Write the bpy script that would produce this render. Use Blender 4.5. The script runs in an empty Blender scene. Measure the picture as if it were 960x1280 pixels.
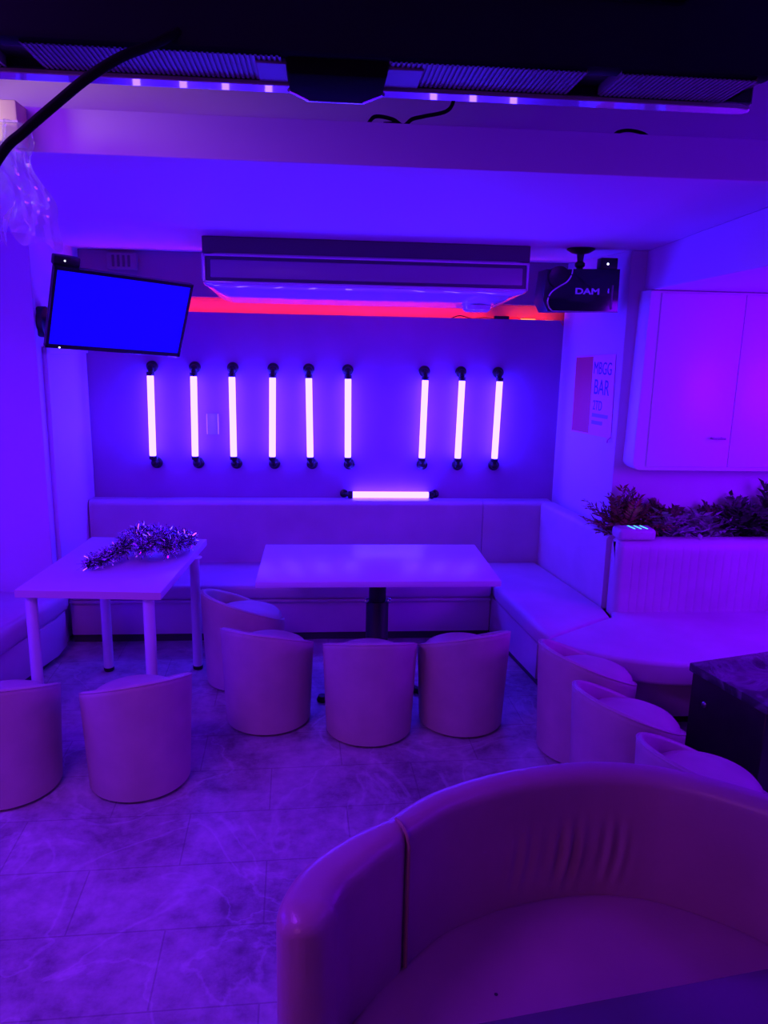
import bpy, bmesh, math, random
from mathutils import Vector, Matrix
random.seed(7)
scene = bpy.context.scene
COL = scene.collection
PI = math.pi
H = 1.85

# ------------------------------------------------------------------ materials
MATS = {}
def mat(name, col, rough=.5, metal=0., noise=0., nscale=6., bump=0., bscale=80., spec=.5, coat=0.):
    if name in MATS: return MATS[name]
    m = bpy.data.materials.new(name); m.use_nodes = True
    nt = m.node_tree; b = nt.nodes['Principled BSDF']
    b.inputs['Base Color'].default_value = (*col, 1)
    b.inputs['Roughness'].default_value = rough
    b.inputs['Metallic'].default_value = metal
    b.inputs['Specular IOR Level'].default_value = spec
    b.inputs['Coat Weight'].default_value = coat
    tc = nt.nodes.new('ShaderNodeTexCoord')
    if noise:
        n = nt.nodes.new('ShaderNodeTexNoise'); n.inputs['Scale'].default_value = nscale
        n.inputs['Detail'].default_value = 5
        r = nt.nodes.new('ShaderNodeValToRGB')
        r.color_ramp.elements[0].position = .3; r.color_ramp.elements[1].position = .7
        r.color_ramp.elements[0].color = (*[c*(1-noise) for c in col], 1)
        r.color_ramp.elements[1].color = (*[min(1, c*(1+noise*.5)) for c in col], 1)
        nt.links.new(tc.outputs['Object'], n.inputs['Vector'])
        nt.links.new(n.outputs['Fac'], r.inputs['Fac'])
        nt.links.new(r.outputs['Color'], b.inputs['Base Color'])
    if bump:
        n2 = nt.nodes.new('ShaderNodeTexNoise'); n2.inputs['Scale'].default_value = bscale
        n2.inputs['Detail'].default_value = 3
        bp = nt.nodes.new('ShaderNodeBump'); bp.inputs['Strength'].default_value = bump
        bp.inputs['Distance'].default_value = .004
        nt.links.new(tc.outputs['Object'], n2.inputs['Vector'])
        nt.links.new(n2.outputs['Fac'], bp.inputs['Height'])
        nt.links.new(bp.outputs['Normal'], b.inputs['Normal'])
    MATS[name] = m
    return m

def emit(name, col, strength):
    m = bpy.data.materials.new(name); m.use_nodes = True
    b = m.node_tree.nodes['Principled BSDF']
    b.inputs['Base Color'].default_value = (.02, .02, .02, 1)
    b.inputs['Emission Color'].default_value = (*col, 1)
    b.inputs['Emission Strength'].default_value = strength
    MATS[name] = m
    return m

def floor_mat():
    m = bpy.data.materials.new('stone_vinyl'); m.use_nodes = True
    nt = m.node_tree; b = nt.nodes['Principled BSDF']; L = nt.links.new
    tc = nt.nodes.new('ShaderNodeTexCoord')
    mp = nt.nodes.new('ShaderNodeMapping'); mp.inputs['Location'].default_value = (.11, .0, 0)
    mp.inputs['Rotation'].default_value = (0, 0, -.03)
    L(tc.outputs['Object'], mp.inputs['Vector'])
    n1 = nt.nodes.new('ShaderNodeTexNoise'); n1.inputs['Scale'].default_value = 2.6; n1.inputs['Detail'].default_value = 8
    n1.inputs['Roughness'].default_value = .62; n1.inputs['Distortion'].default_value = .6
    n2 = nt.nodes.new('ShaderNodeTexNoise'); n2.inputs['Scale'].default_value = 13; n2.inputs['Detail'].default_value = 8
    n2.inputs['Roughness'].default_value = .7
    for n in (n1, n2): L(mp.outputs['Vector'], n.inputs['Vector'])
    mx = nt.nodes.new('ShaderNodeMath'); mx.operation = 'MULTIPLY_ADD'; mx.inputs[1].default_value = .45
    mu = nt.nodes.new('ShaderNodeMath'); mu.operation = 'MULTIPLY'; mu.inputs[1].default_value = .6
    L(n1.outputs['Fac'], mu.inputs[0]); L(n2.outputs['Fac'], mx.inputs[0]); L(mu.outputs[0], mx.inputs[2])
    r = nt.nodes.new('ShaderNodeValToRGB')
    e = r.color_ramp.elements
    e[0].position = .38; e[0].color = (.19, .17, .165, 1)
    e[1].position = .64; e[1].color = (.56, .53, .50, 1)
    k = e.new(.49); k.color = (.36, .34, .32, 1)
    L(mx.outputs[0], r.inputs['Fac'])
    # veins
    v = nt.nodes.new('ShaderNodeTexNoise'); v.inputs['Scale'].default_value = 1.7; v.inputs['Detail'].default_value = 6; v.inputs['Distortion'].default_value = 1.2
    L(mp.outputs['Vector'], v.inputs['Vector'])
    vr = nt.nodes.new('ShaderNodeValToRGB'); ve = vr.color_ramp.elements
    ve[0].position = .48; ve[0].color = (0, 0, 0, 1); ve[1].position = .515; ve[1].color = (0, 0, 0, 1)
    w = ve.new(.5); w.color = (.30, .30, .30, 1)
    L(v.outputs['Fac'], vr.inputs['Fac'])
    ad = nt.nodes.new('ShaderNodeMixRGB'); ad.blend_type = 'SCREEN'; ad.inputs['Fac'].default_value = .6
    L(r.outputs['Color'], ad.inputs['Color1']); L(vr.outputs['Color'], ad.inputs['Color2'])
    bk = nt.nodes.new('ShaderNodeTexBrick')
    bk.inputs['Scale'].default_value = 1; bk.inputs['Brick Width'].default_value = .62; bk.inputs['Row Height'].default_value = .31
    bk.inputs['Mortar Size'].default_value = .0028; bk.inputs['Color1'].default_value = (1, 1, 1, 1); bk.inputs['Color2'].default_value = (.94, .94, .94, 1)
    bk.inputs['Mortar'].default_value = (.62, .62, .62, 1)
    L(mp.outputs['Vector'], bk.inputs['Vector'])
    ml = nt.nodes.new('ShaderNodeMixRGB'); ml.blend_type = 'MULTIPLY'; ml.inputs['Fac'].default_value = .8
    L(ad.outputs['Color'], ml.inputs['Color1']); L(bk.outputs['Color'], ml.inputs['Color2'])
    L(ml.outputs['Color'], b.inputs['Base Color'])
    b.inputs['Roughness'].default_value = .42
    bp = nt.nodes.new('ShaderNodeBump'); bp.inputs['Strength'].default_value = .15; bp.inputs['Distance'].default_value = .003
    L(mx.outputs[0], bp.inputs['Height']); L(bp.outputs['Normal'], b.inputs['Normal'])
    return m

def marble_mat():
    m = bpy.data.materials.new('dark_marble'); m.use_nodes = True
    nt = m.node_tree; b = nt.nodes['Principled BSDF']; L = nt.links.new
    tc = nt.nodes.new('ShaderNodeTexCoord')
    v = nt.nodes.new('ShaderNodeTexNoise'); v.inputs['Scale'].default_value = 5; v.inputs['Detail'].default_value = 7; v.inputs['Distortion'].default_value = 1.6
    L(tc.outputs['Object'], v.inputs['Vector'])
    r = nt.nodes.new('ShaderNodeValToRGB'); e = r.color_ramp.elements
    e[0].position = .42; e[0].color = (.035, .033, .04, 1); e[1].position = .6; e[1].color = (.06, .055, .065, 1)
    k = e.new(.5); k.color = (.13, .12, .14, 1)
    L(v.outputs['Fac'], r.inputs['Fac']); L(r.outputs['Color'], b.inputs['Base Color'])
    b.inputs['Roughness'].default_value = .18
    return m

def film_mat():
    m = bpy.data.materials.new('clear_film'); m.use_nodes = True
    nt = m.node_tree; nt.nodes.clear(); L = nt.links.new
    o = nt.nodes.new('ShaderNodeOutputMaterial')
    t = nt.nodes.new('ShaderNodeBsdfTransparent')
    d = nt.nodes.new('ShaderNodeBsdfDiffuse'); d.inputs['Color'].default_value = (.85, .8, .75, 1)
    tr = nt.nodes.new('ShaderNodeBsdfTranslucent'); tr.inputs['Color'].default_value = (.85, .8, .75, 1)
    g = nt.nodes.new('ShaderNodeBsdfGlossy'); g.inputs['Roughness'].default_value = .22
    a1 = nt.nodes.new('ShaderNodeMixShader'); a1.inputs[0].default_value = .5
    a2 = nt.nodes.new('ShaderNodeMixShader'); a2.inputs[0].default_value = .35
    a3 = nt.nodes.new('ShaderNodeMixShader')
    a3.inputs[0].default_value = .40
    L(d.outputs[0], a1.inputs[1]); L(tr.outputs[0], a1.inputs[2])
    L(a1.outputs[0], a2.inputs[1]); L(g.outputs[0], a2.inputs[2])
    L(t.outputs[0], a3.inputs[1]); L(a2.outputs[0], a3.inputs[2])
    L(a3.outputs[0], o.inputs[0])
    return m

WALL = mat('white_wall', (.72, .50, .76), .55, noise=.05, nscale=2)
ACC = mat('accent_wall', (.38, .14, .42), .55, noise=.08, nscale=3)
CEIL = mat('ceiling_paint', (.72, .50, .76), .6)
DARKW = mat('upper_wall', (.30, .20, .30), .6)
FLOOR = floor_mat()
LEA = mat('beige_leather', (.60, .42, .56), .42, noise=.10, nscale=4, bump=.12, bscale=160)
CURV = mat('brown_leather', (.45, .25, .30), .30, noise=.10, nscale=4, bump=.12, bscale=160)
LEA2 = mat('seat_leather', (.54, .37, .50), .42, noise=.10, nscale=4, bump=.12, bscale=160)
STOOL = mat('stool_leather', (.56, .45, .40), .45, noise=.12, nscale=7, bump=.15, bscale=140)
PIPE = mat('brown_piping', (.38, .24, .18), .4)
WHITE = mat('white_laminate', (.76, .60, .80), .32)
WMET = mat('white_metal', (.78, .75, .78), .3)
WPL = mat('white_plastic', (.74, .58, .76), .06, spec=1.)
BLK = mat('black_plastic', (.012, .010, .014), .35)
BLKM = mat('black_metal', (.010, .009, .012), .5)
BLKG = mat('black_gloss', (.010, .010, .016), .16)
RUB = mat('black_rubber', (.012, .011, .012), .6)
CBL = mat('cable_black', (.006, .005, .008), .8, spec=.1)
CHR = mat('chrome', (.85, .85, .88), .15, 1.)
GREY = mat('grey_grille', (.16, .14, .18), .45)
DGREY = mat('dark_grille', (.09, .075, .10), .5)
KICK = mat('dark_kick', (.05, .04, .05), .6)
CAB = mat('cabinet_white', (.80, .72, .78), .35)
PAPER = mat('poster_paper', (.98, .28, .66), .6)  # pink base stands in for the paper fluorescing under violet light
RED = mat('poster_red', (.75, .05, .12), .55)
INK = mat('poster_ink', (.10, .06, .30), .6)
MARB = marble_mat()
BWOOD = mat('black_panel', (.022, .016, .020), .3, noise=.3, nscale=12)
FILM = film_mat()
TINS = mat('tinsel_foil', (.85, .78, .90), .10, 1.)
TINS2 = mat('tinsel_core', (.45, .32, .55), .25, 1.)
FERN = mat('fern_red', (.30, .10, .07), .5, noise=.3, nscale=20)
SILV = mat('leaf_silver', (.50, .48, .52), .4, noise=.3, nscale=20)
DKL = mat('leaf_dark', (.08, .08, .07), .45, noise=.3, nscale=20)
MAR = mat('leaf_maroon', (.20, .07, .09), .5, noise=.3, nscale=20)
STEM = mat('plant_stem', (.12, .09, .05), .6)
TUBE = emit('tube_glow', (.031, .0145, 1.0), 54.)
SCR = emit('screen_blue', (0., 0., 1.0), 1.25)
REDLED = emit('red_led', (1.0, .022, .010), 16.)
CYAN = emit('cyan_led', (.10, .85, 1.0), 1.3)
WLED = emit('white_led', (.8, .8, 1.0), 4.)
AMB = emit('connector_glow', (1.0, .28, .04), 1.6)  # connectors are no lamps; glow added for the strip light on them

# ------------------------------------------------------------------ helpers
def link(name, bm, m, parent=None, smooth=True, angle=40, recalc=True):
    if recalc: bmesh.ops.recalc_face_normals(bm, faces=bm.faces)
    me = bpy.data.meshes.new(name); bm.to_mesh(me); bm.free()
    for x in (m if isinstance(m, (list, tuple)) else [m]): me.materials.append(x)
    o = bpy.data.objects.new(name, me); COL.objects.link(o)
    if smooth:
        for p in me.polygons: p.use_smooth = True
        try: me.set_sharp_from_angle(angle=math.radians(angle))
        except Exception: pass
    if parent: o.parent = parent
    return o

def tag(o, label=None, cat=None, group=None, kind=None):
    if label: o['label'] = label
    if cat: o['category'] = cat
    if group: o['group'] = group
    if kind: o['kind'] = kind
    return o

def thing(name, label, cat, loc=(0, 0, 0), rz=0., group=None):
    o = bpy.data.objects.new(name, None); COL.objects.link(o)
    o.location = loc; o.rotation_euler = (0, 0, rz); o.empty_display_size = .1
    return tag(o, label, cat, group)

def struct(name, bm, m, label=None, **k):
    o = link(name, bm, m, **k); o['kind'] = 'structure'
    if label: o['label'] = label
    return o

def B(): return bmesh.new()

def box(bm, x0, x1, y0, y1, z0, z1, bev=0., seg=2, mi=0, M=None):
    t = bmesh.new()
    bmesh.ops.create_cube(t, size=1)
    for v in t.verts:
        v.co = Vector((x0+(v.co.x+.5)*(x1-x0), y0+(v.co.y+.5)*(y1-y0), z0+(v.co.z+.5)*(z1-z0)))
    if bev: bmesh.ops.bevel(t, geom=t.edges[:], offset=bev, segments=seg, profile=.5, affect='EDGES')
    return merge(bm, t, mi, M)

def merge(bm, t, mi=0, M=None):
    mp = {}
    for v in t.verts: mp[v] = bm.verts.new(M @ v.co if M else v.co)
    for f in t.faces:
        try:
            g = bm.faces.new([mp[v] for v in f.verts]); g.material_index = mi
        except ValueError: pass
    t.free()
    return bm

def prism(bm, pts, z0, z1, bev=0., seg=3, mi=0, M=None, side=False):
    t = bmesh.new()
    lo = [t.verts.new((x, y, z0)) for x, y in pts]; hi = [t.verts.new((x, y, z1)) for x, y in pts]
    n = len(pts)
    t.faces.new(lo[::-1]); t.faces.new(hi)
    for i in range(n): t.faces.new((lo[i], lo[(i+1) % n], hi[(i+1) % n], hi[i]))
    bmesh.ops.recalc_face_normals(t, faces=t.faces)
    if bev:
        es = [e for e in t.edges if side or abs(e.verts[0].co.z-e.verts[1].co.z) < 1e-6]
        bmesh.ops.bevel(t, geom=es, offset=bev, segments=seg, profile=.5, affect='EDGES', clamp_overlap=True)
    return merge(bm, t, mi, M)

def lathe(bm, prof, n=32, M=None, mi=0):
    t = bmesh.new(); rings = []
    for r, z in prof:
        if r < 1e-6: rings.append([t.verts.new((0, 0, z))])
        else: rings.append([t.verts.new((r*math.cos(2*PI*i/n), r*math.sin(2*PI*i/n), z)) for i in range(n)])
    for a, b in zip(rings, rings[1:]):
        for i in range(n):
            j = (i+1) % n
            if len(a) == 1 and len(b) == 1: continue
            if len(a) == 1: t.faces.new((a[0], b[j], b[i]))
            elif len(b) == 1: t.faces.new((a[i], a[j], b[0]))
            else: t.faces.new((a[i], a[j], b[j], b[i]))
    for ring in (rings[0], rings[-1]):
        if len(ring) > 1:
            try: t.faces.new(ring)
            except ValueError: pass
    return merge(bm, t, mi, M)

def frame_from(d):
    d = Vector(d).normalized(); up = Vector((0, 0, 1)) if abs(d.z) < .95 else Vector((1, 0, 0))
    u = d.cross(up).normalized(); v = u.cross(d).normalized()
    return u, v

def sweep_tube(bm, pts, r, n=8, mi=0, M=None):
    t = bmesh.new(); pts = [Vector(p) for p in pts]; rings = []
    for i, p in enumerate(pts):
        d = (pts[min(i+1, len(pts)-1)]-pts[max(i-1, 0)])
        u, v = frame_from(d)
        rr = r[i] if isinstance(r, (list, tuple)) else r
        rings.append([t.verts.new(p+u*rr*math.cos(2*PI*k/n)+v*rr*math.sin(2*PI*k/n)) for k in range(n)])
    for a, b in zip(rings, rings[1:]):
        for i in range(n): t.faces.new((a[i], a[(i+1) % n], b[(i+1) % n], b[i]))
    t.faces.new(rings[0]); t.faces.new(rings[-1][::-1])
    return merge(bm, t, mi, M)

def catmull(pts, k=8):
    P = [Vector(p) for p in pts]; P = [2*P[0]-P[1]]+P+[2*P[-1]-P[-2]]; out = []
    for i in range(1, len(P)-2):
        a, b, c, d = P[i-1:i+3]
        for j in range(k):
            s = j/k
            out.append(.5*((2*b)+(c-a)*s+(2*a-5*b+4*c-d)*s*s+(3*b-a-3*c+d)*s**3))
    out.append(P[-2])
    return out

def sweep_wall(bm, path, prof, disp=None, mi=0):
    """closed profile [(offset, z)] swept along a plan path; +offset is to the left of travel"""
    t = bmesh.new(); path = [Vector((p[0], p[1], 0)) for p in path]; rings = []
    for i, p in enumerate(path):
        d = (path[min(i+1, len(path)-1)]-path[max(i-1, 0)]).normalized(); nrm = Vector((-d.y, d.x, 0))
        pr = prof(i/(len(path)-1)) if callable(prof) else prof
        ring = []
        for (o, z) in pr:
            q = p+nrm*o; q.z = z
            if disp: q += nrm*disp(p, o, z)
            ring.append(t.verts.new(q))
        rings.append(ring)
    n = len(rings[0])
    for a, b in zip(rings, rings[1:]):
        for i in range(n): t.faces.new((a[i], a[(i+1) % n], b[(i+1) % n], b[i]))
    t.faces.new(rings[0]); t.faces.new(rings[-1][::-1])
    return merge(bm, t, mi)

def round_prof(o0, o1, z0, z1, r, n=6, nz=1):
    """rounded-top profile, from lower o0 side up and over to o1"""
    pts = []
    for i in range(nz): pts.append((o0, z0+(z1-r-z0)*i/nz))
    for i in range(n+1):
        a = PI-PI/2*i/n; pts.append((o0+r+r*math.cos(a), z1-r+r*math.sin(a)))
    for i in range(n+1):
        a = PI/2-PI/2*i/n; pts.append((o1-r+r*math.cos(a), z1-r+r*math.sin(a)))
    for i in range(nz): pts.append((o1, z1-r-(z1-r-z0)*(i+1)/nz))
    return pts

def copy_tree(o, parent=None):
    c = o.copy(); COL.objects.link(c)
    if parent: c.parent = parent
    for ch in list(o.children): copy_tree(ch, c)
    return c

def text_mesh(s, size, depth, bold=0):
    cu = bpy.data.curves.new('t', 'FONT'); cu.body = s; cu.size = size; cu.extrude = depth
    cu.offset = bold; cu.align_x = 'CENTER'; cu.align_y = 'CENTER'
    o = bpy.data.objects.new('t', cu); COL.objects.link(o)
    bpy.context.view_layer.update()
    me = bpy.data.meshes.new_from_object(o.evaluated_get(bpy.context.evaluated_depsgraph_get()))
    bpy.data.objects.remove(o); bm = bmesh.new(); bm.from_mesh(me); bpy.data.meshes.remove(me)
    return bm

# ------------------------------------------------------------------ camera
f_y, f_p, f_r = math.radians(-5), math.radians(-12.5), math.radians(1.2)
cam = bpy.data.cameras.new('camera'); cam.sensor_width = 36; cam.lens = 27; cam.clip_start = .05
co = bpy.data.objects.new('camera', cam); COL.objects.link(co)
co.matrix_world = Matrix.Translation((0, 0, H)) @ Matrix.Rotation(f_y, 4, 'Z') @ Matrix.Rotation(PI/2+f_p, 4, 'X') @ Matrix.Rotation(f_r, 4, 'Z')
scene.camera = co

# ------------------------------------------------------------------ setting
XL, XR, YN, YB = -3.0, 3.3, -1.6, 5.2
SOF = 2.38
b = B(); box(b, XL-.1, XR+.1, YN-.1, YB+.3, -.08, 0); struct('floor', b, FLOOR)
b = B(); box(b, XL, XR, 2.55, YB+.3, SOF, SOF+.06); struct('ceiling', b, CEIL)
b = B(); box(b, XL, XR, YN, 2.80, 2.76, 2.82); struct('ceiling_front', b, CEIL)
# fascia of the dropped ceiling, with a ledge behind it
b = B(); box(b, XL, XR, 2.535, 2.70, SOF-.002, 2.502, .002, 1); struct('trim_1', b, CEIL)
b = B(); box(b, XL, XR, 2.70, 2.78, SOF+.06, 2.78); struct('wall_front_upper', b, CEIL)
b = B(); box(b, XL, XR, YN-.1, YN, 0, 2.82); struct('wall_rear', b, DARKW)
b = B(); box(b, XL-.1, XL, YN, 4.5, 0, 2.82); struct('wall_left_outer', b, WALL)
b = B(); box(b, XR, XR+.1, YN, 4.5, 0, 2.82); struct('wall_right_outer', b, WALL)
# left pier, facing the room, and the side of the alcove behind it
b = B(); prism(b, [(XL, 4.5), (-1.575, 4.5), (-1.505, YB), (XL, YB)], 0, SOF); struct('wall_left', b, WALL)
# right mass: slanted alcove side with the poster, and the wall behind plants and cabinet
b = B(); prism(b, [(1.640, YB), (1.752, 4.40), (XR, 4.40), (XR, YB)], 0, SOF, .006, 2, side=True); struct('wall_right', b, WALL)
# accent wall with a lit slot above it
b = B(); box(b, -1.56, 1.70, YB, YB+.30, 0, 2.0); box(b, -1.56, 1.64, YB, YB+.006, 2.0, 2.013); struct('wall_back', b, ACC)
b = B(); box(b, -1.56, 1.70, YB+.10, YB+.30, 2.0, 2.105); struct('wall_back_slot', b, mat('slot_red_tint', (.78, .45, .40), .6))  # reddish wall colour puts a deeper strip glow into the slot
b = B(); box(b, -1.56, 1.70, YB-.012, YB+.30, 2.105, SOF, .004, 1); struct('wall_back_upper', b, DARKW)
# dropped soffit over the right-hand booth
b = B(); prism(b, [(1.845, 4.40), (1.655, 2.57), (XR, 2.57), (XR, 4.40)], 2.16, SOF, .004, 1); struct('trim_2', b, CEIL)
# ledge that carries the plants behind the booth
b = B(); box(b, 1.78, XR, 4.145, 4.40, 0, .74, .006, 1); struct('trim_3', b, WALL)
# corner bead at the pier and picture-frame panel of the alcove side
def alc(u, o, z):   # along the alcove's left side, o out of the wall
    d = Vector((.07, .70, 0)).normalized(); n = Vector((d.y, -d.x, 0))
    p = Vector((-1.575, 4.5, 0))+d*u+n*o; p.z = z; return p
def alcbox(bm, u0, u1, o0, o1, z0, z1):
    t = bmesh.new(); v = {}
    for i, u in enumerate((u0, u1)):
        for j, o in enumerate((o0, o1)):
            for k, z in enumerate((z0, z1)): v[i, j, k] = t.verts.new(alc(u, o, z))
    for q in (((0,0,0),(0,1,0),(0,1,1),(0,0,1)), ((1,0,0),(1,0,1),(1,1,1),(1,1,0)), ((0,0,0),(0,0,1),(1,0,1),(1,0,0)),
              ((0,1,0),(1,1,0),(1,1,1),(0,1,1)), ((0,0,0),(1,0,0),(1,1,0),(0,1,0)), ((0,0,1),(0,1,1),(1,1,1),(1,0,1))):
        t.faces.new([v[x] for x in q])
    bmesh.ops.recalc_face_normals(t, faces=t.faces)
    bmesh.ops.bevel(t, geom=t.edges[:], offset=.003, segments=1, affect='EDGES')
    merge(bm, t)
b = B(); alcbox(b, .0, .035, -.01, .014, 0, SOF-.002); struct('trim_4', b, WALL)
b = B(); alcbox(b, .14, .69, -.01, .016, .02, 1.74); struct('door_1', b, WALL)
b = B()
alcbox(b, .10, .14, -.01, .026, 0, 1.78); alcbox(b, .10, .70, -.01, .026, 1.74, 1.78)
struct('trim_5', b, WALL)

# ------------------------------------------------------------------ wall tube lamps
def socket(parent, z, sgn, dx=0):
    s = B()
    lathe(s, [(0, 0), (.036, 0), (.038, .004), (.038, .014), (.030, .022), (.014, .028), (.012, .05), (0, .05)], 20,
          Matrix.Translation((dx, .075, z+sgn*.055)) @ Matrix.Rotation(PI/2, 4, 'X'))
    t = bmesh.new(); bmesh.ops.create_uvsphere(t, u_segments=16, v_segments=10, radius=.026)
    merge(s, t, 0, Matrix.Translation((dx*.6, .022, z+sgn*.05)))
    sweep_tube(s, [(dx*.6, .02, z+sgn*.05), (dx*.2, .004, z+sgn*.024), (0, 0, z+sgn*.010)], .015, 10)
    lathe(s, [(0, -.012), (.022, -.012), (.025, -.008), (.025, .012), (0, .012)], 18, Matrix.Translation((0, 0, z+sgn*.012)))
    return link('socket', s, BLK, parent)
def make_tube_lamp(hh=.26):
    r = thing('tube_lamp', 'x', 'wall lamp')
    t = B(); lathe(t, [(0, -hh), (.020, -hh), (.0215, -hh+.004), (.0215, hh-.004), (.020, hh), (0, hh)], 24)
    link('glow_tube', t, TUBE, r)
    socket(r, hh, 1, -.0); socket(r, -hh, -1, .012)
    return r
proto = make_tube_lamp()
lx = [(-1.0825, 0), (-.809, .0), (-.561, 0), (-.303, 0), (-.060, 0), (.1945, 0), (.701, 0), (.9475, 0), (1.2015, 0)]
tilt = [-.012, -.012, 0, -.014, .018, .008, -.014, -.016, -.016]
names = ['leftmost upright glowing tube lamp, under the corner of the blue screen',
         'upright glowing tube lamp just left of the wall plate',
         'upright glowing tube lamp just right of the wall plate',
         'fourth upright glowing tube lamp counted from the left end of the row',
         'upright tube lamp second left of the wide gap in the row',
         'upright tube lamp at the left edge of the wide gap in the row',
         'upright tube lamp at the right edge of the wide gap in the row',
         'second upright tube lamp from the right end of the row',
         'rightmost upright glowing tube lamp, nearest the poster wall']
for i, (x, _) in enumerate(lx):
    o = proto if i == 0 else copy_tree(proto)
    o.location = (x, YB-.080, 1.347); o.rotation_euler = (0, -tilt[i], 0)
    o['label'] = names[i]; o['group'] = 'upright tube lamps on the back wall'
h = thing('tube_lamp', 'glowing tube lamp lying level on top of the back sofa', 'wall lamp', (.49, YB-.055, .826))
t = B(); Mx = Matrix.Rotation(PI/2, 4, 'Y')
lathe(t, [(0, -.265), (.020, -.265), (.0215, -.261), (.0215, .261), (.020, .265), (0, .265)], 24, Mx); link('glow_tube', t, TUBE, h)
for sg in (1, -1):
    s = B()
    lathe(s, [(0, -.012), (.022, -.012), (.025, -.008), (.025, .02), (0, .02)], 18, Matrix.Translation((sg*.277, 0, 0)) @ Mx)
    sweep_tube(s, [(sg*.285, 0, 0), (sg*.31, .012, 0), (sg*.315, .03, 0)], .013, 10)
    lathe(s, [(0, 0), (.026, 0), (.028, .004), (.028, .016), (.012, .024), (0, .024)], 18, Matrix.Translation((sg*.315, .052, 0)) @ Matrix.Rotation(PI/2, 4, 'X'))
    link('socket', s, BLK, h)

# wall plate between two lamps
p = thing('wall_plate', 'small rectangular glossy wall plate between two upright tube lamps', 'wall plate', (-.7025, YB, 1.292))
b = B(); box(b, -.036, .036, -.009, .002, -.07, .07, .003, 2); link('plate', b, mat('plate_gloss', (.40, .27, .42), .12), p)
for sx in (-1, 1):
    b = B(); box(b, sx*.036-.0035, sx*.036+.0035, -.014, .001, -.068, .068, .002, 1); link('edge_strip', b, mat('pale_edge', (.95, .62, .9), .25), p)

# ------------------------------------------------------------------ red strip in the slot and its adapters
s = thing('led_strip', 'red glowing strip light along the slot above the back wall', 'strip light', (0, YB+.03, 2.0))
b = B(); box(b, -1.50, 1.60, -.012, .006, .0005, .009, .002, 1); link('glow_strip', b, REDLED, s)
b = B(); box(b, -1.50, 1.60, -.018, .012, -.002, .0025); link('channel', b, WPL, s)
a = thing('power_adapter', 'small dark box lying in the red lit slot', 'power adapter', (1.22, YB+.03, 2.0))
b = B(); box(b, -.05, .05, -.02, .02, 0, .034, .004); link('case', b, BLK, a)
c = B(); sweep_tube(c, catmull([(-.05, 0, .012), (-.12, .01, .02), (-.2, -.01, .012), (-.28, .0, .03), (-.34, .0, .012)]), .004, 6); link('cable', c, BLK, a)
a = thing('connector', 'pale block with an added amber glow lying in the slot beside the dark adapter', 'connector', (1.40, YB+.02, 2.0))
b = B(); box(b, -.05, .05, -.012, .012, 0, .020, .004); link('case', b, AMB, a)
c = B(); sweep_tube(c, catmull([(-.05, 0, .012), (-.075, .01, .025), (-.13, .01, .02)]), .004, 6); link('cable', c, RED, a)
a = thing('connector', 'small pale clip at the right end of the red lit slot', 'connector', (1.545, YB+.02, 2.0))
b = B(); box(b, -.03, .03, -.010, .010, 0, .014, .003); link('case', b, AMB, a)
c = B(); sweep_tube(c, catmull([(.03, 0, .008), (.07, -.015, .010), (.09, -.03, -.02)]), .004, 6); link('cable', c, RED, a)

# ------------------------------------------------------------------ blue screen on an arm
TL, TR, BR, BL = [Vector(v) for v in ((-1.284, 4.031, 2.179), (-.685, 4.456, 2.133), (-.796, 4.569, 1.742), (-1.395, 4.144, 1.787))]
cen = (TL+TR+BR+BL)/4; ux = ((TR-TL)+(BR-BL)).normalized(); uz = ((TL-BL)+(TR-BR)).normalized()
uy = uz.cross(ux).normalized(); uz = ux.cross(uy).normalized()
tv = thing('wall_screen', 'tilted black screen showing plain blue, high in the left corner', 'screen')
tv.matrix_world = Matrix(((ux.x, uy.x, uz.x, cen.x), (ux.y, uy.y, uz.y, cen.y), (ux.z, uy.z, uz.z, cen.z), (0, 0, 0, 1)))
W, Hh = .736/2, .4225/2
b = B(); box(b, -W, W, .004, .034, -Hh, Hh, .006, 2); link('casing', b, BLK, tv)
b = B()
for q in ((-W, W, Hh-.018, Hh), (-W, W, -Hh, -Hh+.022), (-W, -W+.016, -Hh, Hh), (W-.016, W, -Hh, Hh)):
    box(b, q[0], q[1], -.006, .008, q[2], q[3], .002, 1)
link('bezel', b, BLKG, tv)
b = B(); box(b, -W+.012, W-.012, -.002, .006, -Hh+.014, Hh-.014); link('screen_panel', b, SCR, tv)
b = B(); box(b, -.16, .16, .030, .06, -.12, .12, .012, 2); link('rear_housing', b, BLK, tv)
b = B(); box(b, W-.075, W-.015, -.010, .0, -Hh-.003, -Hh+.004, .002, 1); link('badge', b, CHR, tv)
b = B(); box(b, -W+.065, -W+.073, -.008, -.004, -Hh+.004, -Hh+.010); link('indicator', b, WLED, tv)
b = B(); box(b, -W+.0, -W+.13, .02, .06, Hh-.004, Hh+.045, .006, 2); link('receiver_box', b, BLK, tv)
b = B(); box(b, -W+.05, -W+.056, .016, .022, Hh+.022, Hh+.028); link('indicator', b, WLED, tv)
inv = tv.matrix_world.inverted()
b = B(); w0 = inv @ Vector((-1.552, 4.62, 1.93))
d = Vector((.1, .99, 0))
sweep_tube(b, [(0, .055, 0), inv @ Vector((-1.25, 4.68, 1.95)), w0], .02, 10)
sweep_tube(b, [(-.1, .055, -.02), inv @ Vector((-1.36, 4.56, 1.91)), inv @ Vector((-1.552, 4.6, 1.90))], .016, 10)
link('wall_arm', b, BLKM, tv)
b = B(); M2 = inv @ Matrix.Translation((-1.548, 4.60, 1.92)) @ Matrix.Rotation(PI/2, 4, 'Y')
lathe(b, [(0, -.035), (.07, -.035), (.085, -.02), (.085, .02), (.06, .03), (0, .03)], 20, M2); link('wall_mount', b, BLKM, tv)
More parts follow.
